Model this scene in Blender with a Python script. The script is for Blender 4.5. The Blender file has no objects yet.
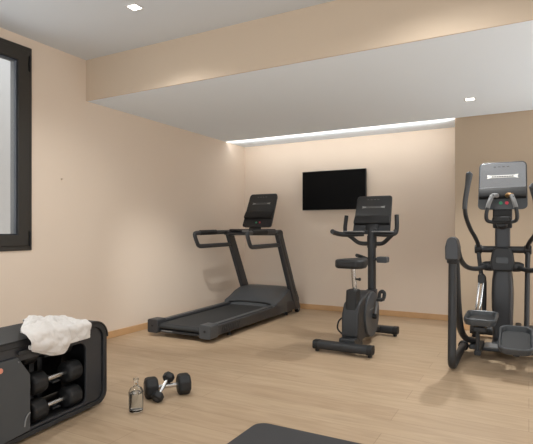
import bpy, bmesh, math, random
from math import sin, cos, pi, radians as R
from mathutils import Vector, Matrix, noise
random.seed(4)
S = bpy.context.scene
COL = S.collection

# ------------------------------------------------------------------ materials
def srgb(r, g, b):
    f = lambda c: c/12.92 if c <= .04045 else ((c+.055)/1.055)**2.4
    return (f(r/255), f(g/255), f(b/255), 1)

def mat(name, col, rough=.5, metal=0., var=.0, scale=20., bump=0., bscale=200., emit=None, estr=0., spec=.5, sheen=0., coat=0.):
    m = bpy.data.materials.new(name); m.use_nodes = True
    nt = m.node_tree; b = nt.nodes['Principled BSDF']
    b.inputs['Roughness'].default_value = rough
    b.inputs['Metallic'].default_value = metal
    b.inputs['Specular IOR Level'].default_value = spec
    b.inputs['Sheen Weight'].default_value = sheen
    b.inputs['Coat Weight'].default_value = coat
    b.inputs['Base Color'].default_value = col
    tc = nt.nodes.new('ShaderNodeTexCoord')
    n = nt.nodes.new('ShaderNodeTexNoise'); n.inputs['Scale'].default_value = scale; n.inputs['Detail'].default_value = 4
    nt.links.new(tc.outputs['Object'], n.inputs['Vector'])
    mx = nt.nodes.new('ShaderNodeMixRGB'); mx.blend_type = 'MIX'
    mx.inputs[1].default_value = tuple(c*(1-var) for c in col[:3])+(1,)
    mx.inputs[2].default_value = tuple(min(1, c*(1+var)) for c in col[:3])+(1,)
    nt.links.new(n.outputs['Fac'], mx.inputs[0]); nt.links.new(mx.outputs[0], b.inputs['Base Color'])
    if bump:
        n2 = nt.nodes.new('ShaderNodeTexNoise'); n2.inputs['Scale'].default_value = bscale; n2.inputs['Detail'].default_value = 3
        nt.links.new(tc.outputs['Object'], n2.inputs['Vector'])
        bp = nt.nodes.new('ShaderNodeBump'); bp.inputs['Strength'].default_value = bump; bp.inputs['Distance'].default_value = .002
        nt.links.new(n2.outputs['Fac'], bp.inputs['Height']); nt.links.new(bp.outputs[0], b.inputs['Normal'])
    if emit:
        b.inputs['Emission Color'].default_value = emit; b.inputs['Emission Strength'].default_value = estr
    return m

def floor_mat():
    m = bpy.data.materials.new('oak_planks'); m.use_nodes = True
    nt = m.node_tree; N = nt.nodes; L = nt.links; b = N['Principled BSDF']
    tc = N.new('ShaderNodeTexCoord')
    br = N.new('ShaderNodeTexBrick')
    br.inputs['Scale'].default_value = 1; br.inputs['Brick Width'].default_value = 1.9; br.inputs['Row Height'].default_value = .2
    br.inputs['Mortar Size'].default_value = .0022; br.inputs['Mortar Smooth'].default_value = .6
    br.offset = .37; br.inputs['Bias'].default_value = 0
    br.inputs['Color1'].default_value = srgb(185, 162, 135); br.inputs['Color2'].default_value = srgb(177, 153, 126)
    br.inputs['Mortar'].default_value = srgb(154, 131, 107)
    L.new(tc.outputs['Object'], br.inputs['Vector'])
    mp = N.new('ShaderNodeMapping'); mp.inputs['Scale'].default_value = (1.1, 9, 1)
    L.new(tc.outputs['Object'], mp.inputs['Vector'])
    g = N.new('ShaderNodeTexNoise'); g.inputs['Scale'].default_value = 2.2; g.inputs['Detail'].default_value = 7; g.inputs['Distortion'].default_value = 1.1
    L.new(mp.outputs[0], g.inputs['Vector'])
    cr = N.new('ShaderNodeValToRGB'); cr.color_ramp.elements[0].position = .3; cr.color_ramp.elements[0].color = (.80, .77, .73, 1)
    cr.color_ramp.elements[1].position = .72; cr.color_ramp.elements[1].color = (1.05, 1.05, 1.05, 1)
    L.new(g.outputs['Fac'], cr.inputs[0])
    mu = N.new('ShaderNodeMixRGB'); mu.blend_type = 'MULTIPLY'; mu.inputs[0].default_value = .8
    L.new(br.outputs['Color'], mu.inputs[1]); L.new(cr.outputs[0], mu.inputs[2])
    # knots
    mp2 = N.new('ShaderNodeMapping'); mp2.inputs['Scale'].default_value = (1.6, 4.2, 1); mp2.inputs['Location'].default_value = (.3, .1, 0)
    L.new(tc.outputs['Object'], mp2.inputs['Vector'])
    vo = N.new('ShaderNodeTexVoronoi'); vo.inputs['Scale'].default_value = .9; L.new(mp2.outputs[0], vo.inputs['Vector'])
    kr = N.new('ShaderNodeValToRGB'); kr.color_ramp.elements[0].position = .0; kr.color_ramp.elements[0].color = (.62, .53, .45, 1)
    kr.color_ramp.elements[1].position = .085; kr.color_ramp.elements[1].color = (1, 1, 1, 1)
    L.new(vo.outputs['Distance'], kr.inputs[0])
    mk = N.new('ShaderNodeMixRGB'); mk.blend_type = 'MULTIPLY'; mk.inputs[0].default_value = .5
    L.new(mu.outputs[0], mk.inputs[1]); L.new(kr.outputs[0], mk.inputs[2])
    L.new(mk.outputs[0], b.inputs['Base Color'])
    b.inputs['Roughness'].default_value = .42; b.inputs['Specular IOR Level'].default_value = .35
    bp = N.new('ShaderNodeBump'); bp.inputs['Strength'].default_value = .08; bp.inputs['Distance'].default_value = .002
    L.new(g.outputs['Fac'], bp.inputs['Height']); L.new(bp.outputs[0], b.inputs['Normal'])
    return m

def glass_mat(name, col=(1, 1, 1, 1), rough=0., ior=1.45):
    m = mat(name, col, rough); b = m.node_tree.nodes['Principled BSDF']
    b.inputs['Transmission Weight'].default_value = 1; b.inputs['IOR'].default_value = ior
    return m

M = {}
M['wall'] = mat('warm_beige_paint', srgb(225, 209, 192), .85, var=.015, scale=2, bump=.05, bscale=350)
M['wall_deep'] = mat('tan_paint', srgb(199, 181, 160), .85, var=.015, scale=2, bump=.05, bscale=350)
M['wall_pier'] = mat('dimmed_tan_paint', srgb(178, 159, 137), .85, var=.015, scale=2, bump=.05, bscale=350)  # tan wall paint darkened, the pier's dimmer light is put into the colour
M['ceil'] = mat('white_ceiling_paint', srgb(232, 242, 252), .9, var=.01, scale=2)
M['ceil_up'] = mat('dimmed_ceiling_paint', srgb(207, 212, 217), .9, var=.01, scale=2)  # ceiling white darkened in colour so the upper part renders dimmer
M['floor'] = floor_mat()
M['skirt'] = mat('oak_skirting', srgb(200, 160, 116), .5, var=.08, scale=14)
M['char'] = mat('charcoal_powder_coat', srgb(48, 49, 52), .42, var=.06, scale=9, bump=.04, bscale=600)
M['char2'] = mat('dark_charcoal_plastic', srgb(34, 35, 37), .5, var=.06, scale=9, bump=.08, bscale=500)
M['grey'] = mat('mid_grey_plastic', srgb(64, 67, 70), .42, var=.05, scale=12)
M['lgrey'] = mat('light_grey_strip', srgb(120, 120, 120), .5, var=.05, scale=12)
M['pale'] = mat('pale_grey_print', srgb(158, 158, 156), .5, var=.03)
M['black'] = mat('black_rubber', srgb(19, 19, 20), .6, var=.1, scale=30, bump=.1, bscale=400)
M['belt'] = mat('running_belt_rubber', srgb(37, 38, 39), .75, var=.12, scale=60, bump=.2, bscale=700)
M['screen'] = mat('glossy_console_glass', srgb(48, 49, 50), .22, var=.03, coat=.2)
M['tvscreen'] = mat('black_tv_glass', srgb(3, 3, 4), .5, var=.02, spec=.12)
M['ledge'] = mat('console_dark_ledge', srgb(20, 19, 19), .6, var=.05)
M['silver'] = mat('brushed_silver_panel', srgb(168, 170, 174), .25, metal=.9, var=.05, scale=5)
M['chrome'] = mat('satin_chrome', srgb(205, 205, 205), .25, metal=1., var=.03, scale=40, bump=.05, bscale=900)
M['white'] = mat('white_print', srgb(225, 225, 222), .6, var=.02)
M['greenbtn'] = mat('green_button', srgb(60, 150, 110), .5, var=.03)
M['redbtn'] = mat('red_button', srgb(205, 60, 80), .5, var=.03)
M['coral'] = mat('coral_tab', srgb(215, 140, 118), .5, var=.05)
M['towel'] = mat('white_terry_cloth', srgb(214, 209, 204), .95, var=.03, scale=60, bump=.6, bscale=500, sheen=.3)
M['mat'] = mat('dark_grey_exercise_foam', srgb(54, 54, 56), .7, var=.07, scale=40, bump=.15, bscale=500)
M['frame'] = mat('dark_bronze_window_aluminium', srgb(44, 41, 37), .45, var=.06, scale=12)
M['gasket'] = mat('window_gasket_blue_black', srgb(18, 23, 34), .6, var=.03)
M['outer'] = mat('pale_light_well_render', srgb(188, 188, 188), .9, var=.02, scale=2)
M['glass'] = glass_mat('clear_glass', (.97, .985, .98, 1))
M['pane'] = glass_mat('window_pane_glass', (.97, .98, .98, 1), 0., 1.12)
M['water'] = glass_mat('water', (.98, .99, 1, 1), 0., 1.33)
M['led'] = mat('led_diffuser', (1, 1, 1, 1), .5, emit=(1, .97, .92, 1), estr=1.7)
M['lamp'] = mat('downlight_lens', (1, 1, 1, 1), .5, emit=(1, .97, .92, 1), estr=6)
M['copper'] = mat('brass_tone_grip', srgb(170, 130, 80), .3, metal=.8, var=.2, scale=30)
M['trimw'] = mat('white_metal_trim', srgb(215, 214, 212), .5, var=.02)

# ------------------------------------------------------------------ mesh helpers
def xf(b, verts, mtx):
    if mtx is not None: bmesh.ops.transform(b, matrix=mtx, verts=verts)

def box(b, c, s, rot=None, mtx=None):
    v = bmesh.ops.create_cube(b, size=1)['verts']
    m = Matrix.Translation(c)
    if rot: m = m @ Matrix.Rotation(rot[2], 4, 'Z') @ Matrix.Rotation(rot[1], 4, 'Y') @ Matrix.Rotation(rot[0], 4, 'X')
    m = m @ Matrix.Diagonal((s[0], s[1], s[2], 1))
    if mtx is not None: m = mtx @ m
    bmesh.ops.transform(b, matrix=m, verts=v); return v

def prism(b, pts, axis, a0, a1, mtx=None, taper=1.0, ctr=(0, 0)):
    def P(u, v, a):
        return {'x': (a, u, v), 'y': (u, a, v), 'z': (u, v, a)}[axis]
    lo = [b.verts.new(P(u, v, a0)) for u, v in pts]
    hi = [b.verts.new(P(ctr[0]+(u-ctr[0])*taper, ctr[1]+(v-ctr[1])*taper, a1)) for u, v in pts]
    n = len(pts)
    b.faces.new(lo); b.faces.new(list(reversed(hi)))
    for i in range(n): b.faces.new((lo[i], hi[i], hi[(i+1) % n], lo[(i+1) % n]))
    xf(b, lo+hi, mtx); return lo+hi

def rrect(x0, x1, y0, y1, r, n=5):
    if not isinstance(r, (tuple, list)): r = (r,)*4
    out = []
    for (cx, cy, a, rr) in ((x1-r[0], y0+r[0], -90, r[0]), (x1-r[1], y1-r[1], 0, r[1]), (x0+r[2], y1-r[2], 90, r[2]), (x0+r[3], y0+r[3], 180, r[3])):
        for i in range(n+1):
            t = R(a+90*i/n); out.append((cx+rr*cos(t), cy+rr*sin(t)))
    return out

def ring(b, outer, inner, axis, a0, a1, mtx=None):
    """frame between two outlines with the same number of points"""
    def P(u, v, a): return {'x': (a, u, v), 'y': (u, a, v), 'z': (u, v, a)}[axis]
    n = len(outer)
    A = [[b.verts.new(P(u, v, a)) for u, v in pl] for pl in (outer, inner) for a in (a0, a1)]
    o0, o1, i0, i1 = A
    for k in range(n):
        j = (k+1) % n
        b.faces.new((o0[k], o0[j], o1[j], o1[k])); b.faces.new((i0[k], i1[k], i1[j], i0[j]))
        b.faces.new((o0[k], i0[k], i0[j], o0[j])); b.faces.new((o1[k], o1[j], i1[j], i1[k]))
    xf(b, o0+o1+i0+i1, mtx)

def smooth_path(pts, k=6):
    if len(pts) < 3 or k < 2: return [Vector(p) for p in pts]
    P = [Vector(p) for p in pts]; P = [P[0]*2-P[1]]+P+[P[-1]*2-P[-2]]
    out = []
    for i in range(1, len(P)-2):
        p0, p1, p2, p3 = P[i-1:i+3]
        for j in range(k):
            t = j/k
            out.append(.5*((2*p1)+(p2-p0)*t+(2*p0-5*p1+4*p2-p3)*t*t+(3*p1-p0-3*p2+p3)*t**3))
    out.append(P[-2]); return out

def tube(b, pts, r, n=12, k=6, flat=(1, 1), up=(0, 0, 1), square=0, cap=True, mtx=None):
    path = smooth_path(pts, k); m = len(path)
    if not isinstance(r, (list, tuple)): rs = [r]*m
    else:
        rs = []
        for i in range(m):
            t = i/(m-1)*(len(r)-1); a = int(min(t, len(r)-2)) if len(r) > 1 else 0
            rs.append(r[a]+(r[a+1]-r[a])*(t-a))
    rings = []; up = Vector(up); side = None; allv = []
    for i, p in enumerate(path):
        T = (path[min(i+1, m-1)]-path[max(i-1, 0)]).normalized()
        if side is None:
            side = T.cross(up)
            if side.length < 1e-3: side = T.cross(Vector((1, 0, 0)))
        side = (side-T*side.dot(T)).normalized(); nn = side.cross(T).normalized()
        rg = []
        for q in range(n):
            a = 2*pi*q/n; ca, sa = cos(a), sin(a)
            if square:
                e = 2/square; ca = math.copysign(abs(ca)**e, ca); sa = math.copysign(abs(sa)**e, sa)
            rg.append(b.verts.new(p+side*(rs[i]*flat[0]*ca)+nn*(rs[i]*flat[1]*sa)))
        rings.append(rg); allv += rg
    for i in range(m-1):
        for q in range(n): b.faces.new((rings[i][q], rings[i][(q+1) % n], rings[i+1][(q+1) % n], rings[i+1][q]))
    if cap: b.faces.new(list(reversed(rings[0]))); b.faces.new(rings[-1])
    xf(b, allv, mtx); return allv

def lathe(b, prof, n=24, mtx=None, cap=True):
    rings = []; allv = []
    for r, z in prof:
        rg = [b.verts.new((r*cos(2*pi*q/n), r*sin(2*pi*q/n), z)) for q in range(n)]; rings.append(rg); allv += rg
    for i in range(len(rings)-1):
        for q in range(n): b.faces.new((rings[i][q], rings[i][(q+1) % n], rings[i+1][(q+1) % n], rings[i+1][q]))
    if cap: b.faces.new(list(reversed(rings[0]))); b.faces.new(rings[-1])
    xf(b, allv, mtx); return allv

def axis_mtx(c, d):
    return Matrix.Translation(c) @ Vector(d).normalized().to_track_quat('Z', 'Y').to_matrix().to_4x4()

def cyl(b, c, d, r, L, n=20, mtx=None):
    e = min(r*.15, L*.2)
    m = axis_mtx(c, d)
    if mtx is not None: m = mtx @ m
    return lathe(b, [(r-e, -L/2), (r, -L/2+e), (r, L/2-e), (r-e, L/2)], n, m)

def obj(name, b, m, parent=None, bevel=0, seg=2, sub=0, ang=35, label=None, keep=False):
    if not keep: bmesh.ops.recalc_face_normals(b, faces=b.faces)
    me = bpy.data.meshes.new(name); b.to_mesh(me); b.free()
    o = bpy.data.objects.new(name, me); COL.objects.link(o)
    me.materials.append(m)
    for p in me.polygons: p.use_smooth = True
    me.set_sharp_from_angle(angle=R(ang))
    if bevel:
        md = o.modifiers.new('bevel', 'BEVEL'); md.width = bevel; md.segments = seg; md.limit_method = 'ANGLE'; md.angle_limit = R(35)
        md.harden_normals = True
    if sub:
        md = o.modifiers.new('sub', 'SUBSURF'); md.levels = sub; md.render_levels = sub
    if parent: o.parent = parent
    if label: o['label'] = label
    return o

B = bmesh.new
def mk(name, m, parent=None, fn=box, *a, bevel=0, seg=2, sub=0, label=None, **k):
    b = B(); fn(b, *a, **k); return obj(name, b, m, parent, bevel, seg, sub, label=label)

def thing(name, label, cat, loc=(0, 0, 0), rotz=0, group=None):
    o = bpy.data.objects.new(name, None); COL.objects.link(o); o.location = loc; o.rotation_euler = (0, 0, rotz)
    o.empty_display_size = .1
    o['label'] = label; o['category'] = cat
    if group: o['group'] = group
    return o
def tag(o, label, cat, group=None):
    o['label'] = label; o['category'] = cat
    if group: o['group'] = group
    return o
def struct(o, label=None):
    o['kind'] = 'structure'
    if label: o['label'] = label
    return o

# ------------------------------------------------------------------ room shell
XL, YB, ZS, ZC, YM, YP, XP = -3.763, 6.231, 2.352, 2.7455, 3.268, 5.745, -.7257
XR, YN, T = 3.2, -2.6, .12
WY1, WY0, WZ0, WZ1 = 2.681, .75, .930, 2.661          # window opening

struct(mk('floor', M['floor'], None, box, ((XL+XR)/2, (YN+YB)/2, -.05), (XR-XL+.3, YB-YN+.3, .1)), 'pale oak plank floor')
b = B()
box(b, (XL-T/2, (YN+WY0)/2, ZC/2), (T, WY0-YN, ZC)); box(b, (XL-T/2, (WY1+YB+T)/2, ZC/2), (T, YB+T-WY1, ZC))
box(b, (XL-T/2, (WY0+WY1)/2, WZ0/2), (T, WY1-WY0, WZ0)); box(b, (XL-T/2, (WY0+WY1)/2, (WZ1+ZC)/2), (T, WY1-WY0, ZC-WZ1))
bmesh.ops.remove_doubles(b, verts=b.verts, dist=1e-5)
struct(obj('wall_left', b, M['wall']), 'warm beige wall on the left')
struct(mk('wall_back', M['wall'], None, box, ((XL+XP)/2, YB+T/2, ZS/2), (XP-XL, T, ZS+.02)), 'beige back wall of the alcove')
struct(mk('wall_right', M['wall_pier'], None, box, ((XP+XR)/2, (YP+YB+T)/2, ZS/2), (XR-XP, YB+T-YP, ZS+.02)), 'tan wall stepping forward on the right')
struct(mk('wall_side', M['wall'], None, box, (XR+T/2, (YN+YB)/2, ZC/2), (T, YB-YN, ZC)), 'beige wall out of view on the right')
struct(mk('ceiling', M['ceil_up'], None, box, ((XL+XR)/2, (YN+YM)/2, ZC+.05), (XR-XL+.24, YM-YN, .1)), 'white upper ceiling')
b = B()
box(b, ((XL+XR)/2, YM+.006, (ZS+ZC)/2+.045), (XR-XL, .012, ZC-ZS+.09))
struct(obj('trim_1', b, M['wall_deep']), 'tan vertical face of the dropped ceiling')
b = B()
box(b, ((XL+XR)/2, (YM+.012+5.722)/2, ZS+.05), (XR-XL, 5.722-YM-.012, .1))
box(b, ((XL+XR)/2, 5.734, ZS+.06), (XR-XL, .03, .08)); box(b, ((XL+XR)/2, (5.746+YB+.06)/2, ZS+.05), (XR-XL, YB+.06-5.746, .1))
struct(obj('ceiling_lower', b, M['ceil']), 'white dropped ceiling over the machines')
# baseboards
BH, BT = .070, .014
struct(mk('baseboard_left', M['skirt'], None, box, (XL+BT/2, (YN+YB)/2, BH/2), (BT, YB-YN, BH), bevel=.003), 'oak baseboard on the left wall')
struct(mk('baseboard_back', M['skirt'], None, box, ((XL+XP)/2, YB-BT/2, BH/2), (XP-XL, BT, BH), bevel=.003), 'oak baseboard on the back wall')
struct(mk('baseboard_right', M['skirt'], None, box, ((XP+XR)/2, YP-BT/2, BH/2), (XR-XP, BT, BH), bevel=.003), 'oak baseboard on the right wall')

# window
win = thing('window_1', '', '', (XL, WY1, WZ0)); del win['label']; del win['category']; struct(win, 'dark framed window in the left wall')
Lw, Hw = WY1-WY0, WZ1-WZ0
def wring(name, i0, i1, x0, x1, m, bev=.004):
    b = B(); o = [(-i0, i0), (-i0, Hw-i0), (-Lw+i0, Hw-i0), (-Lw+i0, i0)]; n = [(-i1, i1), (-i1, Hw-i1), (-Lw+i1, Hw-i1), (-Lw+i1, i1)]
    ring(b, o, n, 'x', x0, x1); return obj(name, b, m, win, bev)
wring('window_frame', 0, .046, -.10, .012, M['frame'])
sash = wring('sash', .040, .132, -.09, .022, M['frame'])
g = wring('gasket', .128, .142, -.03, .010, M['gasket'], .002)
b = B(); box(b, (-.012, -Lw/2, Hw/2), (.008, Lw-.27, Hw-.27)); obj('pane', b, M['pane'], win)
for z in (.10, Hw-.14):
    mk('hinge', M['black'], win, box, (.020, -.022, z), (.016, .016, .13), bevel=.003)
struct(mk('wall_light_well', M['outer'], None, box, (XL-1.35, 1.9, 1.6), (.1, 7, 4.6)), 'pale wall outside the window')

# tiny wall hook
b = B(); cyl(b, (XL+.008, 2.984, 1.571), (1, 0, 0), .005, .014, 12); cyl(b, (XL+.016, 2.984, 1.571), (1, 0, 0), .006, .006, 12)
tag(obj('wall_hook', b, M['wall_deep']), 'tiny screw hook on the left wall beside the window', 'hook')

# LED strip + downlights
b = B()
pr = [(5.723, ZS+.02), (5.745, ZS+.02), (5.745, ZS-.004), (5.740, ZS-.010), (5.728, ZS-.010), (5.723, ZS-.004)]
prism(b, pr, 'x', XL+.01, XP-.002)
tag(obj('ceiling_light_strip', b, M['led']), 'long glowing light strip in the dropped ceiling along the back wall', 'light')
def downlight(x, y, z, label):
    t = thing('recessed_downlight', label, 'ceiling light', (x, y, z), 0, 'square recessed downlights')
    b = B(); ring(b, rrect(-.05, .05, -.05, .05, .004, 2), rrect(-.038, .038, -.038, .038, .003, 2), 'z', -.004, .0); obj('trim_frame', b, M['trimw'], t)
    b = B(); prism(b, rrect(-.038, .038, -.038, .038, .003, 2), 'z', -.003, -.0005); obj('lens', b, M['lamp'], t)
    return t
DL = [(-2.551, 2.658, ZC), (-.492, 4.964, ZS)]
downlight(*DL[0], 'square recessed downlight in the upper ceiling above the window side')
downlight(*DL[1], 'square recessed downlight in the dropped ceiling above the elliptical trainer')

# television
tv = thing('wall_television', 'flat black television mounted on the back wall', 'television', (-2.325, YB, 1.381))
mk('panel', M['char2'], tv, box, (0, -.052, .2665), (.908, .036, .533), bevel=.004)
b = B(); prism(b, rrect(-.448, .448, .007, .527, .002, 1), 'y', -.0715, -.069); obj('screen', b, M['tvscreen'], tv)
b = B(); box(b, (0, -.018, .28), (.42, .034, .3)); box(b, (0, -.004, .28), (.5, .006, .08)); obj('wall_bracket', b, M['black'], tv, .003)

# ------------------------------------------------------------------ consoles
def console(parent, w, h, t, mtx, face, body, bar=(.62, .055, .70), ledge_z=.36, tabs=True, rad=.03, top_pinch=.0, btn=.012):
    """local: x right, y = outwards to the rider is -y, z up from the bottom edge"""
    def outl(i, z0=0, z1=h):
        p = rrect(-w/2+i, w/2-i, z0+i, z1-i, max(rad-i, .004), 5)
        return [(x*(1-top_pinch*(z/h)), z+(.02*h*(1-(x/(w/2))**2) if z > h*.8 else 0)) for x, z in p]
    b = B(); prism(b, outl(0), 'y', -t*.5, t*.5, mtx=mtx, taper=.94, ctr=(0, h/2)); c = obj('console', b, body, parent, .004)
    b = B(); prism(b, outl(.012, h*.40, h), 'y', -t*.5-.004, -t*.5+.003, mtx=mtx); obj('screen', b, face, c, .0015)
    bw, bh, bz = bar
    b = B()   # printed title bar: pale lozenge with a dark centre line
    bx0 = w*bw/2; z = h*bz; hh = h*bh/2
    pts = [(-bx0, z-hh), (-bx0*.72, z-hh*.62), (bx0*.72, z-hh*.62), (bx0, z-hh), (bx0*.93, z), (bx0, z+hh), (bx0*.72, z+hh*.62), (-bx0*.72, z+hh*.62), (-bx0, z+hh), (-bx0*.93, z)]
    prism(b, pts, 'y', -t*.5-.006, -t*.5-.0035, mtx=mtx); obj('title_bar', b, M['white'] if face is M['silver'] else M['pale'], c)
    b = B()
    if face is M['silver']:
        for q in range(9): box(b, (bx0*.62*(q/4-1), -t*.5-.0065, z), (bx0*.13, .001, hh*.45), mtx=mtx)
    else: box(b, (0, -t*.5-.0065, z), (bx0*1.3, .001, hh*.75), mtx=mtx)
    obj('title_lettering' if face is M['silver'] else 'title_inset', b, M['ledge'], c)
    b = B(); pr = [(-t*.5-.03, h*(ledge_z-.10)), (-t*.5-.034, h*(ledge_z-.06)), (-t*.5-.012, h*(ledge_z+.11)), (-t*.5+.004, h*(ledge_z+.12)), (-t*.5+.004, h*(ledge_z-.13))]
    prism(b, pr, 'x', -w*.475, w*.475, mtx=mtx); obj('ledge', b, M['ledge'], c, .004)
    b = B()
    for q in range(4): box(b, (w*(-.16+.09*q), -t*.5-.005, h*.9), (w*.05, .001, h*.008), mtx=mtx)
    obj('status_marks', b, M['ledge'] if face is M['silver'] else M['lgrey'], c)
    for m, x in ((M['greenbtn'], -.03), (M['redbtn'], .09)):
        b = B(); cyl(b, (x*w, -t*.5-.003, h*.13), (0, 1, 0), btn, .008, 14, mtx=mtx); obj('button', b, m, c, label='green start button' if m is M['greenbtn'] else 'red stop button')
    return c

# ------------------------------------------------------------------ treadmill
def treadmill():
    t = thing('treadmill', 'charcoal treadmill with slanted uprights standing along the left wall', 'treadmill', (-3.098, 3.86, 0), R(.3))
    for s in (-1, 1):
        b = B(); prism(b, [(.05, .055), (2.0, .055), (2.0, .17), (1.62, .19), (1.3, .165), (.05, .152)], 'x', s*.285, s*.385)
        sr = obj('side_rail', b, M['char'], t, .008)
        b = B(); prism(b, [(.09, .153), (1.38, .168), (1.38, .176), (.09, .161)], 'x', s*.292, s*.352); obj('foot_strip', b, M['grey'], sr, .002)
        b = B()
        for q in range(10): box(b, (s*.386, .2+q*.035, .10), (.006, .012, .075), rot=(R(-20), 0, 0))
        obj('vent_ribs', b, M['char2'], sr)
        b = B(); prism(b, rrect(s*.33-.068, s*.33+.068, .040, .180, .02), 'y', -.03, .11)
        ec = obj('end_cap', b, M['grey'] if s > 0 else M['char'], t, .008)
        mk('cap_badge', M['black'], ec, cyl, (s*.33, -.031, .115), (0, 1, 0), .013, .006, 16)
        # upright
        b = B(); prism(b, [(1.95, .05), (2.12, .05), (1.555, 1.09), (1.43, 1.09), (1.43, 1.06)], 'x', s*.335, s*.390)
        up = obj('upright', b, M['char'], t, .012, 3)
        b = B(); prism(b, [(1.985, .16), (2.02, .16), (1.515, 1.0), (1.485, 1.0)], 'x', s*.388, s*.393); obj('inlay', b, M['char2'], up)
        # looped handrail
        hp = [(s*.36, 1.56, 1.082), (s*.36, 1.2, 1.078), (s*.36, .90, 1.072), (s*.36, .765, 1.068), (s*.36, .74, 1.045), (s*.36, .785, .955), (s*.36, .825, .918), (s*.36, .92, .912), (s*.36, 1.2, .915), (s*.36, 1.53, .918)]
        b = B(); tube(b, hp, .023, 12, 5, flat=(1.15, .95), up=(1, 0, 0)); hr = obj('handrail', b, M['char'], t)
        b = B(); tube(b, [(s*.36, 1.18, 1.080), (s*.36, .84, 1.074)], .026, 12, 1, flat=(1.2, 1), up=(1, 0, 0)); obj('grip', b, M['black'], hr, .004)
        b = B(); cyl(b, (s*.36, 2.06, .045), (1, 0, 0), .045, .05, 20); w = obj('transport_wheel', b, M['black'], t)
        mk('wheel_hub', M['lgrey'], w, cyl, (s*.36+s*.022, 2.06, .045), (1, 0, 0), .018, .012, 14)
        b = B(); cyl(b, (s*.33, .42, .03), (0, 0, 1), .012, .06, 12); cyl(b, (s*.33, .42, .008), (0, 0, 1), .024, .016, 14); obj('levelling_foot', b, M['black'], t)
        b = B(); cyl(b, (s*.33, 1.78, .03), (0, 0, 1), .022, .06, 14); box(b, (s*.33, 1.84, .045), (.05, .16, .035)); obj('front_foot', b, M['black'], t, .003)
    b = B(); prism(b, [(.03, .075), (.0, .095), (.0, .115), (.03, .137), (1.5, .152), (1.5, .07)], 'x', -.272, .272); obj('running_belt', b, M['belt'], t, .006)
    b = B(); box(b, (0, .025, .063), (.52, .05, .022)); rb = obj('rear_bar', b, M['char2'], t, .004)
    mk('badge_strip', M['lgrey'], rb, box, (-.16, -.001, .068), (.14, .003, .012))
    b = B(); prism(b, [(0.03, .06), (1.98, .06), (1.98, .085), (.03, .085)], 'x', -.285, .285); obj('deck', b, M['char2'], t)
    # motor cover: loft of arched sections, wide and rising to the front
    b = B(); rows = []
    prof = [(1.44, .185), (1.47, .215), (1.56, .262), (1.68, .325), (1.77, .355), (1.90, .362), (2.02, .32), (2.06, .19), (2.06, .06)]
    for j, (y, z) in enumerate(prof):
        row = []
        for i in range(17):
            u = i/8-1
            yy = y+(-.06*abs(u)**3 if j < 2 else -.03*abs(u)**3 if j == 2 else 0)
            zz = z-(.03*abs(u)**6 if 1 < j < 7 else (.02*abs(u)**4 if j < 2 else 0))
            hw = .388 if j > 1 else (.36, .38)[j]
            row.append(b.verts.new((u*hw*(.965 if 3 < j < 7 else 1), yy, zz)))
        rows.append(row)
    for a, c in zip(rows, rows[1:]):
        for i in range(16): b.faces.new((a[i], a[i+1], c[i+1], c[i]))
    low = [[b.verts.new((r[e].co.x, r[e].co.y, .06)) for r in rows] for e in (0, 16)]
    for e, lo in zip((0, 16), low):
        for i in range(len(rows)-1):
            f = [rows[i][e], rows[i+1][e], lo[i+1], lo[i]]
            f = list(dict.fromkeys(f))
            try: b.faces.new(f)
            except Exception: pass
    b.faces.new(rows[0]+[low[1][0], low[0][0]])
    mc = obj('motor_cover', b, M['grey'], t, 0, ang=40)
    b = B(); tube(b, [(u*.30, 1.437-.05*abs(u)**3, .196-.006*abs(u)**4) for u in [i/6-1 for i in range(13)]], .010, 8, 2); obj('cover_lip', b, M['black'], mc)
    # cross bar, tray and console
    b = B(); prism(b, [(1.40, 1.045), (1.40, 1.075), (1.44, 1.10), (1.56, 1.10), (1.585, 1.06), (1.56, 1.035)], 'x', -.39, .39); cb = obj('cross_bar', b, M['char'], t, .012, 3)
    b = B(); prism(b, rrect(-.31, .29, 1.38, 1.60, .05), 'z', 1.095, 1.118); tr = obj('tray', b, M['char2'], t, .006)
    mk('safety_clip', M['lgrey'], tr, box, (-.05, 1.385, 1.093), (.10, .012, .028), bevel=.003)
    b = B(); tube(b, [(0.0, 1.53, 1.10), (.0, 1.56, 1.16), (.0, 1.60, 1.22)], .05, 12, 4, flat=(1.8, .6)); obj('console_neck', b, M['char2'], t)
    mtx = Matrix.Translation((.035, 1.53, 1.135)) @ Matrix.Rotation(R(-26), 4, 'X')
    console(t, .425, .485, .045, mtx, M['screen'], M['char2'], top_pinch=.04, rad=.035)
treadmill()

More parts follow.
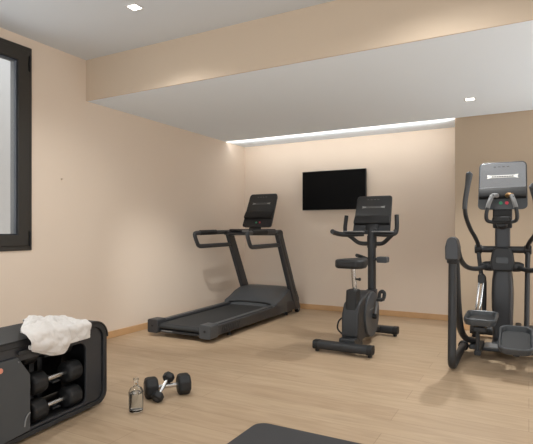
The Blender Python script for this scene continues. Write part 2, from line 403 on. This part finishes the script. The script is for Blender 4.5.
# ------------------------------------------------------------------ exercise bike
def bike():
    t = thing('exercise_bike', 'charcoal upright exercise bike with black saddle and twin stabiliser feet', 'exercise bike', (-1.432, 4.15, 0), R(-1.0))
    for y, hw, ox in ((-.05, .276, -.022), (.90, .235, -.01)):
        b = B(); tube(b, [(ox-hw+.03, y, .062), (ox+hw-.03, y, .062)], .044, 16, 1, flat=(1.1, .85), square=4); sb = obj('stabiliser', b, M['char2'], t)
        for s in (-1, 1):
            b = B(); tube(b, [(ox+s*(hw-.05), y, .062), (ox+s*hw, y, .062)], .047, 16, 1, flat=(1.1, .85), square=4); ec = obj('end_cap', b, M['black'], sb, .005)
            b = B(); cyl(b, (ox+s*(hw-.03), y, .015), (0, 0, 1), .02, .03, 12); obj('foot', b, M['black'], sb)
    b = B(); box(b, (0, .10, .085), (.15, .24, .09)); prism(b, [(.15, .10), (.9, .05), (.9, .10), (.15, .14)], 'x', -.05, .05); obj('base_beam', b, M['char2'], t, .012)
    # flywheel housing: rounded slab, disc-like front
    out = []
    for i in range(25):
        a = R(-118+236*i/24); out.append((.46+.28*cos(a), .29+.225*sin(a)))
    out += [(.22, .47), (.12, .43), (.06, .33), (.055, .13), (.12, .075)]
    b = B(); prism(b, out, 'x', -.080, .080); fh = obj('flywheel_housing', b, M['char2'], t, .022, 3)
    for s in (-1, 1):
        b = B(); cyl(b, (s*.084, .455, .288), (1, 0, 0), .215, .022, 44); disc = obj('side_disc', b, M['grey'], fh)
        b = B(); cyl(b, (s*.105, .46, .27), (1, 0, 0), .026, .05, 18); obj('crank_hub', b, M['black'], fh)
    b = B()
    for q in range(7): box(b, (.0958, .37+q*.02, .345), (.001, .012, .012))
    obj('housing_lettering', b, M['lgrey'], fh)
    # cranks and pedals
    for s, a in ((1, R(72)), (-1, R(252))):
        ey, ez = .46+.165*cos(a), .27+.165*sin(a)
        b = B(); tube(b, [(s*.118, .46, .27), (s*.122, ey, ez)], .015, 10, 1, flat=(.8, 1.2)); ck = obj('crank', b, M['lgrey'], t, .003)
        b = B(); box(b, (s*.155, ey, ez), (.06, .10, .028)); pd = obj('pedal', b, M['black'], t, .008)
        b = B(); tube(b, [(s*.135, ey+.02, ez+.01), (s*.133, ey+.045, ez+.055), (s*.156, ey+.05, ez+.075), (s*.179, ey+.045, ez+.055), (s*.18, ey+.02, ez+.01)], .009, 8, 5, flat=(2, .5), up=(0, 1, 0)); obj('strap', b, M['black'], pd)
    # seat support
    b = B(); prism(b, rrect(-.058, .058, .085, .235, .025), 'z', .36, .555, taper=.86, ctr=(0, .17)); obj('seat_tube_cover', b, M['black'], t, .012)
    b = B(); tube(b, [(0.012, .18, .53), (0, .145, .79)], .021, 16, 1); sp = obj('seat_post', b, M['chrome'], t)
    b = B(); cyl(b, (.035, .165, .65), (1, 0, 0), .009, .05, 10); cyl(b, (.06, .165, .65), (1, 0, 0), .015, .018, 12); obj('adjuster_knob', b, M['black'], sp)
    b = B()
    top = [(-.055, .40), (.055, .40), (.068, .30), (.10, .20), (.135, .10), (.138, .0), (.10, -.055), (0, -.06), (-.10, -.055), (-.138, .0), (-.135, .10), (-.10, .20), (-.068, .30)]
    prism(b, [(x+.01, y+.02) for x, y in top], 'z', .757, .838); obj('saddle', b, M['black'], t, .026, 4)
    # mast
    b = B(); tube(b, [(0.01, .70, .34), (0.01, .70, 1.12)], .036, 16, 1, flat=(1, 1.2), square=4, up=(0, 1, 0)); obj('mast', b, M['char2'], t)
    b = B(); cyl(b, (0.01, .70, .985), (0, 0, 1), .048, .13, 20); obj('mast_collar', b, M['char2'], t)
    b = B(); tube(b, [(0.01, .70, .50), (0.01, .70, .30)], .048, 16, 1, flat=(1, 1.25), square=4, up=(0, 1, 0)); obj('mast_sleeve', b, M['char'], t)
    b = B(); tube(b, [(.03, .68, .81), (.13, .66, .81)], .016, 10, 1); ad = obj('adjust_lever', b, M['char2'], t)
    b = B(); prism(b, rrect(.085, .19, .778, .838, .015), 'y', .60, .70); obj('lever_grip', b, M['grey'], ad, .008)
    b = B(); tube(b, [(-.01, .68, .80), (-.08, .62, .835), (-.10, .55, .85)], .018, 10, 3); obj('cable_guide', b, M['char2'], t)
    # handlebar
    pts = [(-.235, .64, 1.06), (-.195, .66, 1.03), (-.14, .69, .98), (-.09, .71, .965), (0, .71, .965), (.09, .71, .965), (.14, .69, .98), (.205, .66, 1.035), (.245, .65, 1.07)]
    b = B(); tube(b, pts, .021, 12, 5); hb = obj('handlebar', b, M['char2'], t)
    for s in (-1, 1):
        b = B(); tube(b, [(s*.06, .66, 1.065), (s*.17, .62, 1.06), (s*.25, .54, 1.06), (s*.285, .44, 1.075), (s*.285, .36, 1.09)] if s < 0 else [(s*.06, .66, 1.065), (s*.17, .64, 1.06), (s*.24, .65, 1.065), (s*.268, .67, 1.10)], .024, 12, 5); obj('arm_bar', b, M['char2'], hb)
        b = B(); tube(b, [(s*.235, .66, 1.06), (s*.262, .67, 1.08), (s*.27, .68, 1.14), (s*.262, .70, 1.255)], .021, 12, 4); obj('horn', b, M['black'], hb)
        b = B(); prism(b, rrect(s*.15-.105, s*.15+.105, .50, .60, .03), 'z', 1.082, 1.096, mtx=Matrix.Translation((0, .05, 0))); obj('sensor_plate', b, M['lgrey'], hb, .004)
    mtx = Matrix.Translation((.005, .70, 1.055)) @ Matrix.Rotation(R(-19), 4, 'X')
    console(t, .395, .42, .045, mtx, M['screen'], M['char2'], top_pinch=.06, rad=.03)
    b = B(); tube(b, [(0, .70, 1.10), (0.01, .75, 1.2)], .05, 12, 1, flat=(1.6, .7)); obj('console_neck', b, M['char2'], t)
    b = B(); tube(b, [(-.08, .12, .30), (-.115, .09, .26), (-.12, .08, .19), (-.08, .12, .13)], .008, 8, 5); obj('side_strap', b, M['black'], t)
bike()

# ------------------------------------------------------------------ elliptical trainer
def elliptical():
    t = thing('elliptical_trainer', 'tall black elliptical trainer with swinging arms and looped side rails', 'elliptical trainer', (-.208, 3.975, 0), R(.3))
    for s in (-1, 1):
        X = s*.316
        b = B(); tube(b, [(X, .045, .92), (X, .035, .6), (X, .01, .25), (X, -.002, .11), (X, .03, .05), (X, .12, .04), (X, .4, .045), (X*.98, .72, .06)], .0285, 14, 6, flat=(.95, 1.1), up=(1, 0, 0)); obj('side_rail', b, M['char2'], t)
        b = B(); tube(b, [(X*.97, .12, .93), (X*.955, .17, .72), (X*.94, .22, .48), (X*.92, .34, .28), (X*.86, .56, .16), (X*.74, .78, .10)], .026, 14, 6, flat=(1, 1.1), up=(1, 0, 0)); obj('inner_rail', b, M['char2'], t)
        b = B(); prism(b, [(X-.048, .87), (X+.048, .87), (X+.05, .97), (X+.036, 1.03), (X+.012, 1.05), (X-.012, 1.05), (X-.036, 1.03), (X-.05, .97)], 'y', -.02, .14); obj('rail_cap', b, M['char'], t, .014, 3)
        b = B(); cyl(b, (X, .05, .862), (0, 0, 1), .044, .04, 18); obj('rail_collar', b, M['black'], t)
        b = B(); tube(b, [(X*.97, .11, 1.02), (X*.95, .22, .96), (X*.93, .36, .86), (X*.84, .55, .785), (X*.66, .75, .755), (X*.42, .90, .765), (X*.2, .95, .775)], .021, 12, 6); obj('hand_rail', b, M['char2'], t)
        b = B(); lathe(b, [(.028, -.06), (.042, -.03), (.046, .02), (.04, .05)], 16, axis_mtx((s*.115, .925, .772), (-s, .1, 0))); obj('rail_boot', b, M['char2'], t)
        b = B(); cyl(b, (X*.98, .74, .055), (0, 1, 0), .045, .05, 16); obj('rail_foot', b, M['black'], t, .003)
    # column
    b = B(); prism(b, rrect(-.080, .080, .90, 1.22, .03), 'z', .06, .40, taper=1.08, ctr=(0, 1.02))
    obj('lower_shroud', b, M['char'], t, .015, 3)
    b = B()
    rows = []
    for z, w, y0, y1 in ((.38, .088, .885, 1.22), (.52, .090, .88, 1.18), (.64, .086, .89, 1.14), (.72, .076, .90, 1.12), (.80, .07, .91, 1.1)):
        rows.append([b.verts.new((x, y, z)) for x, y in rrect(-w, w, y0, y1, .04)])
    for a, c in zip(rows, rows[1:]):
        for i in range(len(a)): b.faces.new((a[i], a[(i+1) % len(a)], c[(i+1) % len(a)], c[i]))
    b.faces.new(list(reversed(rows[0]))); b.faces.new(rows[-1]); obj('upper_shroud', b, M['char'], t)
    b = B(); prism(b, [(-.085, .73), (.085, .73), (.10, .80), (.085, .90), (.06, .945), (-.06, .945), (-.085, .90), (-.10, .80)], 'y', .865, 1.08); hub = obj('hub_cover', b, M['char2'], t, .02, 3)
    b = B(); prism(b, rrect(-.052, .052, .80, .86, .015), 'y', .855, .875); obj('hub_badge', b, M['grey'], hub, .004)
    b = B(); tube(b, [(0, .99, .88), (0, .99, 1.30)], .064, 20, 1, flat=(1, .62), square=5, up=(0, 1, 0)); obj('mast', b, M['char'], t)
    b = B(); cyl(b, (0, .97, .925), (1, 0, 0), .031, .44, 20); obj('pivot_shaft', b, M['char2'], t)
    for s in (-1, 1): mk('pivot_knob', M['black'], t, cyl, (s*.205, .97, .925), (1, 0, 0), .042, .06, 20)
    # base
    b = B(); box(b, (0, 1.17, .075), (.16, .90, .08)); obj('base_beam', b, M['char2'], t, .012)
    b = B(); box(b, (.03, .74, .062), (.58, .13, .045)); cbm = obj('cross_beam', b, M['grey'], t, .012)
    mk('foot_plate', M['lgrey'], cbm, box, (.02, .66, .098), (.30, .20, .012), bevel=.003)
    b = B(); tube(b, [(-.32, 1.45, .075), (.32, 1.45, .075)], .05, 16, 1, flat=(1, .8), square=4); sbm = obj('front_stabiliser', b, M['char2'], t)
    for s in (-1, 1):
        b = B(); cyl(b, (s*.28, 1.45, .02), (0, 0, 1), .025, .04, 14); obj('foot', b, M['black'], sbm)
        b = B(); box(b, (s*.24, 1.35, .13), (.12, .22, .07)); obj('drive_cover', b, M['char2'], t, .015)
    # arms: swung in opposite phase about the shaft
    for s, sw in ((-1, R(0)), (1, R(14))):
        px = Vector((s*.21, .97, .925))
        rm = Matrix.Translation(px) @ Matrix.Rotation(sw, 4, 'X') @ Matrix.Translation(-px)
        up = [(s*.205, .96, .92), (s*.205, .93, .975), (s*.225, .86, 1.04), (s*.255, .74, 1.12), (s*.276, .61, 1.22), (s*.281, .55, 1.31)]
        b = B(); tube(b, up, .0185, 12, 6, mtx=rm); ar = obj('swing_arm', b, M['char2'], t)
        b = B(); tube(b, [(s*.281, .555, 1.29), (s*.274, .54, 1.37), (s*.255, .52, 1.48), (s*.240, .50, 1.572), (s*.239, .498, 1.582)], [.021, .021, .022, .029, .029], 14, 5, mtx=rm); g = obj('grip', b, M['grey'], ar)
        if s < 0:
            b = B(); tube(b, [(-.205, .965, .92), (-.190, .93, .80), (-.172, .90, .67)], .019, 12, 4); obj('lower_arm', b, M['char2'], t)
            b = B(); prism(b, rrect(-.202, -.142, .61, .70, .02), 'y', .86, .92); fk = obj('fork', b, M['char2'], t, .01)
            for dx in (-.016, .016):
                b = B(); tube(b, [(-.172+dx*1.1, .89, .64), (-.185+dx, .70, .42), (-.19+dx, .56, .385)], .0095, 10, 3); obj('link_rod', b, M['chrome'], t)
            b = B(); tube(b, [(-.165, 1.0, .67), (-.155, 1.0, .60), (-.16, 1.02, .2)], .020, 10, 2); obj('rear_link', b, M['char2'], t)
        else:
            b = B(); tube(b, [(.205, .965, .92), (.20, .82, .58), (.195, .70, .26)], .021, 12, 3, flat=(1, 1.2)); obj('lower_arm', b, M['char2'], t)
    # pedals: cupped trays on link arms
    for s, z, y0, rx in ((-1, .378, .17, R(1)), (1, .207, .03, R(16))):
        cx = s*.122-(.012 if s < 0 else 0)
        mtx = Matrix.Translation((cx, y0, z)) @ Matrix.Rotation(rx, 4, 'X')
        b = B(); n = 6
        loops = []
        for hw, ya, yb, zz, r in ((.085, .03, .33, -.040, .05), (.110, .0, .36, -.032, .06), (.122, -.01, .375, .0, .065), (.122, -.01, .375, .024, .065), (.115, -.003, .368, .031, .06), (.106, .006, .36, .025, .055), (.098, .014, .35, -.012, .05)):
            loops.append([b.verts.new((x, y, zz if y > .2 or zz < 0 else zz*.75)) for x, y in rrect(-hw, hw, ya, yb, r, n)])
        for a, c in zip(loops, loops[1:]):
            m_ = len(a)
            for i in range(m_): b.faces.new((a[i], a[(i+1) % m_], c[(i+1) % m_], c[i]))
        b.faces.new(list(reversed(loops[0]))); b.faces.new(loops[-1])
        bmesh.ops.transform(b, matrix=mtx, verts=b.verts); pd = obj('pedal', b, M['grey'], t)
        b = B(); prism(b, rrect(-.095, .095, .025, .335, .045), 'z', -.012, -.006, mtx=mtx); obj('tread_pad', b, M['black'], pd)
        b = B(); tube(b, [(cx, y0+.25, z-.065), (cx*1.02, y0+.5, z-.05), (cx*1.05, 1.15, .20)], .03, 12, 3, flat=(.9, 1.1), square=4); obj('pedal_arm', b, M['char2'], t)
        if s < 0:
            b = B(); box(b, (cx-.030, .40, .20), (.030, .05, .21)); box(b, (cx-.010, .38, .29), (.10, .14, .04)); box(b, (cx-.030, .58, .085), (.05, .44, .04)); obj('pedal_post', b, M['char2'], t, .006)
    # console and fixed handlebar
    b = B(); box(b, (0, .965, 1.22), (.16, .09, .20)); obj('console_neck', b, M['ledge'], t, .012)
    mtx = Matrix.Translation((.0, .925, 1.285)) @ Matrix.Rotation(R(-13), 4, 'X')
    console(t, .410, .452, .06, mtx, M['silver'], M['grey'], bar=(.64, .085, .69), ledge_z=.345, rad=.04, top_pinch=.03, btn=.015)
    hb = [(-.055, .84, 1.418), (-.078, .80, 1.41), (-.100, .77, 1.35), (-.120, .75, 1.26), (-.120, .76, 1.20), (-.09, .78, 1.178), (0, .80, 1.174), (.09, .78, 1.178), (.120, .76, 1.20), (.120, .75, 1.26), (.100, .77, 1.35), (.078, .80, 1.41), (.055, .84, 1.418)]
    b = B(); tube(b, hb, .0165, 12, 5); f = obj('fixed_handlebar', b, M['char2'], t)
    for s in (-1, 1):
        b = B(); tube(b, [(s*.078, .80, 1.41), (s*.100, .77, 1.35), (s*.113, .758, 1.30)], .0195, 12, 5); obj('grip_sleeve', b, M['lgrey'], f)
    for s in (-1, 1):
        b = B(); tube(b, [(s*.078, .80, 1.41), (s*.055, .84, 1.418), (s*.04, .87, 1.414)], .020, 10, 3); obj('grip_tip', b, M['copper'] if s > 0 else M['lgrey'], f)
    b = B(); prism(b, rrect(-.085, .085, .75, .84, .03), 'z', 1.178, 1.222, taper=.85, ctr=(0, .8)); obj('holder_cup', b, M['ledge'], f, .008)
    b = B(); tube(b, [(0, .80, 1.16), (0, .97, 1.13)], .03, 12, 1, flat=(1.5, .8)); obj('handlebar_bracket', b, M['char2'], t)
elliptical()

# ------------------------------------------------------------------ dumbbells
def dumbbell(name_label, loc, axis, L, hr, hl, grip_r, n, rnd, group=None, headmat='black', roll=0.):
    t = thing('dumbbell', name_label, 'dumbbell', loc, 0, group)
    t.rotation_mode = 'QUATERNION'
    q = Vector(axis).normalized().to_track_quat('Z', 'Y'); t.rotation_quaternion = q @ Matrix.Rotation(roll, 4, 'Z').to_quaternion()
    prof = [(grip_r, -L/2+hl*.6)]; b = B()
    lathe(b, [(grip_r*.9, -L/2+hl*.7), (grip_r, -L*.15), (grip_r*1.12, 0), (grip_r, L*.15), (grip_r*.9, L/2-hl*.7)], 16); obj('handle', b, M['chrome'], t, label='chrome handle')
    for s in (-1, 1):
        z0, z1 = sorted((s*(L/2-hl), s*L/2)); e = hl*.2
        b = B(); lathe(b, [(hr*.80, z0), (hr*.96, z0+e*.6), (hr, z0+e*1.4), (hr, z1-e*1.4), (hr*.96, z1-e*.6), (hr*.80, z1)], n, Matrix.Rotation(pi/n, 4, 'Z'))
        h = obj('head', b, M[headmat], t, rnd, 3)
        mk('end_badge', M['char'], h, cyl, (0, 0, s*(L/2)), (0, 0, 1), hr*.45, .004, 20)
    return t
v1, v2 = Vector((-2.178, 2.425, .067)), Vector((-2.047, 2.591, .067))
dumbbell('larger dumbbell with rounded black heads lying flat beside the bottle', (v1+v2)/2, v2-v1, .300, .0725, .084, .0145, 8, .015, 'dumbbells on the floor', roll=R(0))
w1, w2 = Vector((-2.085, 2.378, .037)), Vector((-2.112, 2.518, .1215))
dumbbell('smaller dumbbell with hexagonal heads leaning across the larger one', (w1+w2)/2, w2-w1, (w2-w1).length+.044, .040, .046, .0115, 6, .005, 'dumbbells on the floor', roll=R(0))

# ------------------------------------------------------------------ water bottle
bt = thing('water_bottle', 'clear glass water bottle standing on the floor before the dumbbells', 'bottle', (-2.103, 2.204, 0))
b = B()
po = [(.030, .0), (.040, .003), (.044, .010), (.044, .118), (.040, .130), (.032, .142), (.020, .150), (.0150, .157), (.0140, .165), (.0140, .190), (.0165, .191), (.0165, .201), (.0145, .202)]
pi_ = [(.0115, .202), (.0115, .160), (.017, .154), (.029, .140), (.0385, .128), (.0405, .116), (.0405, .016), (.030, .012), (.004, .012)]
lathe(b, po+pi_, 32, None, True); obj('glass_body', b, M['glass'], bt, ang=50)
b = B(); lathe(b, [(.004, .0125), (.030, .0125), (.0400, .0165), (.0400, .112), (.004, .112)], 32); obj('water', b, M['water'], bt)

# ------------------------------------------------------------------ storage bench with racked dumbbells
OX, OY = -2.363, 2.218; YAW = R(96)
bench = thing('storage_bench', 'dark grey rounded workout bench with a dumbbell compartment and a towel over its top', 'bench', (OX, OY, 0), YAW)
Lb, Db, Z0, Z1 = 1.30, .37, .018, .530
OUT = rrect(-Lb, 0, Z0, Z1, (.075, .105, .105, .075), 8); INN = rrect(-Lb+.030, -.030, Z0+.026, Z1-.030, (.055, .08, .08, .055), 8)
b = B(); ring(b, OUT, INN, 'y', 0, Db); obj('shell', b, M['char2'], bench, .004)
# upholstered pad wrapping the top edge and corners
def pad_outline(r0, r1):
    o = []
    for cx, a0, a1 in ((-.105, 0, 90), (-Lb+.105, 90, 180)):
        for i in range(9):
            a = R(a0+(a1-a0)*i/8); o.append((cx, Z1-.105, a))
    P = [(cx+(.105+r1)*cos(a), cz+(.105+r1)*sin(a)) for cx, cz, a in o]; Q = [(cx+(.105+r0)*cos(a), cz+(.105+r0)*sin(a)) for cx, cz, a in o]
    return P+Q[::-1]
b = B(); prism(b, pad_outline(-.002, .009), 'y', -.005, Db+.005)
obj('top_pad', b, M['black'], bench, .004)
# fascia with the opening
b = B()
hole = rrect(-.66, -.168, Z0+.042, Z1-.105, (.03, .05, .02, .02), 8)
fo = rrect(-Lb+.034, -.034, Z0+.028, Z1-.032, (.05, .075, .075, .05), 8)
ring(b, fo, hole, 'y', .014, .030); obj('fascia', b, M['char'], bench, .003)
b = B(); box(b, (-Lb/2, Db-.02, (Z0+Z1)/2), (Lb-.08, .02, Z1-Z0-.07)); box(b, (-.40, .16, .032), (.56, .28, .016)); obj('inner_panel', b, M['black'], bench)
# cradle posts and saddles
b = B()
for x in (-.375, -.315): box(b, (x, .245, .25), (.035, .03, .44))
for z, y in ((.108, .085), (.258, .085), (.398, .15)): box(b, (-.345, (y-.02+.25)/2, z-.0275), (.055, .27-y, .012))
obj('dumbbell_cradle', b, M['char2'], bench, .004)
# folded door panel with chamfered corner standing open in front of the left half
b = B(); prism(b, [(-1.06, Z0+.012), (-.590, Z0+.036), (-.590, .345), (-.665, .452), (-1.06, .452)], 'y', -.006, .008)
door = obj('door_panel', b, M['grey'], bench, .003)
mk('hinge_pin', M['lgrey'], door, cyl, (-.665, -.008, .428), (0, 1, 0), .004, .006, 10)
b = B(); tube(b, [(-.595, -.009, .15), (-.615, -.010, .135), (-.625, -.010, .11), (-.628, -.009, .085)], .004, 8, 4); obj('pull_cord', b, M['lgrey'], door)
b = B(); prism(b, rrect(-.80, -.758, .398, .424, .012), 'y', -.016, -.005); obj('coral_spot', b, M['coral'], door, .003, label='small coral spot on the door panel')  # unidentified coral spot, shaped here as a small tab
b = B(); box(b, (-.40, .0, .47), (.52, .012, .025)); 
obj('top_rail', b, M['char2'], bench, .003)
b = B(); tube(b, [(.0, .12, .24), (.03, .12, .225), (.04, .12, .18), (.03, .12, .145), (.0, .12, .135)], .006, 8, 5); obj('side_loop', b, M['black'], bench, label='black cord loop on the bench end')
for x in (-.12, -Lb+.12):
    for y in (.06, Db-.06):
        b = B(); cyl(b, (x, y, .011), (0, 0, 1), .025, .024, 14); obj('foot', b, M['black'], bench)
bw = Matrix.Translation((OX, OY, 0)) @ Matrix.Rotation(YAW, 4, 'Z')
ax = bw.to_3x3() @ Vector((1, 0, 0))
for z, lab in ((.108, 'black dumbbell in the bench compartment, lowest of the racked ones'), (.258, 'black dumbbell in the bench compartment, second from the bottom'), (.398, 'black dumbbell in the bench compartment, topmost one under the towel')):
    dumbbell(lab, bw @ Vector((-.352, .085 if z < .38 else .15, z)), ax, .365, .066 if z < .38 else .05, .108, .0165, 8, .014, 'dumbbells racked in the bench')

# ------------------------------------------------------------------ towel draped over the bench
def towel():
    b = B(); NU, NV = 64, 72
    top = Z1+.014
    grid = []
    for i in range(NU+1):
        u = i/NU; x = -.640+.465*u
        big = 1/(1+math.exp((u-.60)*95))                 # left bundle vs. thin right flap
        hang = .066*(1-big)+big*(.055+.050*sin(pi*min(1, u/.62*.75))) 
        back = .30+.02*sin(u*9)
        thick = big*(.026+.012*sin(u*5+1))+.004
        row = []
        for j in range(NV+1):
            v = j/NV
            # cross-section arc-length: back -> over the top -> down the front -> tucked under
            A = back; Bn = .04; C = hang; D = .10*big+.02; tot = A+Bn+C+D
            s = v*tot; push = -.018-.018*big
            if s < A:
                f = s/A; y = back+.0-(back+0.0)*f; z = top+thick*(sin(pi*min(1, f*1.15+.05))**.6 if f < .82 else 1-.35*(f-.82)/.18)
            elif s < A+Bn:
                a = (s-A)/Bn*pi/2; z0 = top+thick*.65; y = push*sin(a); z = z0-.022*(1-cos(a))
            elif s < A+Bn+C:
                f = (s-A-Bn)/C; y = push-.014*sin(f*pi)*big; z = top+thick*.65-.022-(C)*f
            else:
                f = (s-A-Bn-C)/D; rr = .016*big+.002; zb = top+thick*.65-.022-C
                g = min(1, f/.45)
                y = push+rr*(1-cos(g*pi))*.55; z = zb-rr*sin(g*pi)*.6+.012*g*big
                if f > .45: z -= (f-.45)/.55*(.034*big+.004); y = min(y, -.004)
            wob = Vector((x*9, y*9+3, z*9)); nz = noise.noise(wob)*.020+noise.noise(wob*2.3)*.012+noise.noise(wob*5)*.004
            fold = .013*sin(26*x+18*(z-.4)+2*noise.noise(Vector((x*5, 0, z*5))))*big
            if s >= A: y -= abs(nz)*1.0+max(0, fold)
            else: z += abs(nz)*1.1+max(0, fold)*.6
            xx = x+noise.noise(Vector((y*8, z*8, 1)))*.016*(1 if 0 < i < NU else 1.3)
            # diagonal pull of the lower left hem
            if s > A+Bn: xx += .045*(1-u)*((s-A-Bn)/(C+D))
            if y > 0: xx += .9*min(y, .33)*(1-.72*u)
            row.append(b.verts.new((xx, y, z)))
        grid.append(row)
    for i in range(NU):
        for j in range(NV): b.faces.new((grid[i][j], grid[i+1][j], grid[i+1][j+1], grid[i][j+1]))
    o = obj('towel', b, M['towel'], None, ang=180)
    md = o.modifiers.new('thick', 'SOLIDIFY'); md.thickness = .006; md.offset = 1
    md = o.modifiers.new('sub', 'SUBSURF'); md.levels = 1; md.render_levels = 1
    o.location = (OX, OY, 0); o.rotation_euler = (0, 0, YAW)
    tag(o, 'crumpled white towel draped over the top of the storage bench', 'towel')
towel()

# ------------------------------------------------------------------ exercise mat
b = B(); prism(b, rrect(-1.352, .45, 1.72, 2.392, .07, 8), 'z', 0, .016)
tag(obj('exercise_mat', b, M['mat'], None, .006, 3), 'dark grey exercise mat with rounded corners on the floor in front', 'mat')

# ------------------------------------------------------------------ lights
def spot(x, y, z, e, size=150, blend=.6, rad=.035, col=(.98, .985, .97), aim=None):
    l = bpy.data.lights.new('downlight_beam', 'SPOT'); l.energy = e; l.spot_size = R(size); l.spot_blend = blend; l.shadow_soft_size = rad; l.color = col
    o = bpy.data.objects.new('downlight_beam', l); COL.objects.link(o); o.location = (x, y, z-.02)
    if aim: o.rotation_euler = (Vector(aim)-o.location).to_track_quat('-Z', 'Y').to_euler()
def area(name, loc, rot, sx, sy, e, col):
    l = bpy.data.lights.new(name, 'AREA'); l.shape = 'RECTANGLE'; l.size = sx; l.size_y = sy; l.energy = e; l.color = col
    o = bpy.data.objects.new(name, l); COL.objects.link(o); o.location = loc; o.rotation_euler = rot
E0 = 30
spot(1.5, 4.96, ZS, 30, 110)
spot(*DL[0], 230, 46, 1.0, .03, aim=(-3.25, 4.55, .15)); spot(*DL[0], 52, 140, .8, .03)
spot(*DL[1], 120, 105, .8, .03, aim=(-.45, 4.6, 0))
for x, y, z in ((-.5, 2.66, ZC), (1.5, 2.66, ZC), (-2.5, .6, ZC), (-.5, .6, ZC), (1.5, .6, ZC), (0, -1.4, ZC)):
    spot(x, y, z, E0)
area('led_wash', (-2.2, 5.80, ZS-.05), (R(25), 0, 0), 2.7, .05, 2.0, (1, .97, .92))
area('window_daylight', (XL-.75, 1.7, 1.9), (0, R(-90), 0), 1.8, 1.7, 26, (.95, .98, 1))
area('room_fill', (-.3, -.2, .25), (R(180-35), 0, 0), 5.5, 3.0, 54, (.92, .97, 1))  # added unseen lamp aimed upward, stands in for light off the floor
area('side_fill', (3.1, 4.2, 1.0), (0, R(90+14), 0), 1.6, 3.0, 42, (.92, .97, 1))  # added fill lamp to brighten the left wall, no window on this side
area('alcove_fill', (2.2, 4.4, .06), (0, R(180+12), 0), 1.6, 2.4, 56, (.90, .96, 1))  # added lamp out of view, lifts the dropped ceiling and alcove
area('led_band', (-2.25, 5.76, ZS-.05), (R(120), 0, 0), 2.9, .02, 4.5, (1, .98, .95))
W = bpy.data.worlds.new('world'); S.world = W; W.use_nodes = True
W.node_tree.nodes['Background'].inputs[0].default_value = (.96, .985, 1, 1); W.node_tree.nodes['Background'].inputs[1].default_value = 1.8

# ------------------------------------------------------------------ camera
cam = bpy.data.cameras.new('camera'); co = bpy.data.objects.new('camera', cam); COL.objects.link(co)
cam.sensor_width = 36; cam.lens = 482.65/533*36; cam.shift_y = 8.47/533
co.location = (0, 0, 1.1); co.rotation_euler = (R(90), 0, .4979); cam.clip_start = .05
S.camera = co
S.view_settings.view_transform = 'Standard'; S.view_settings.look = 'None'; S.view_settings.exposure = .05; S.view_settings.gamma = 1
S.cycles.max_bounces = 8; S.cycles.diffuse_bounces = 5
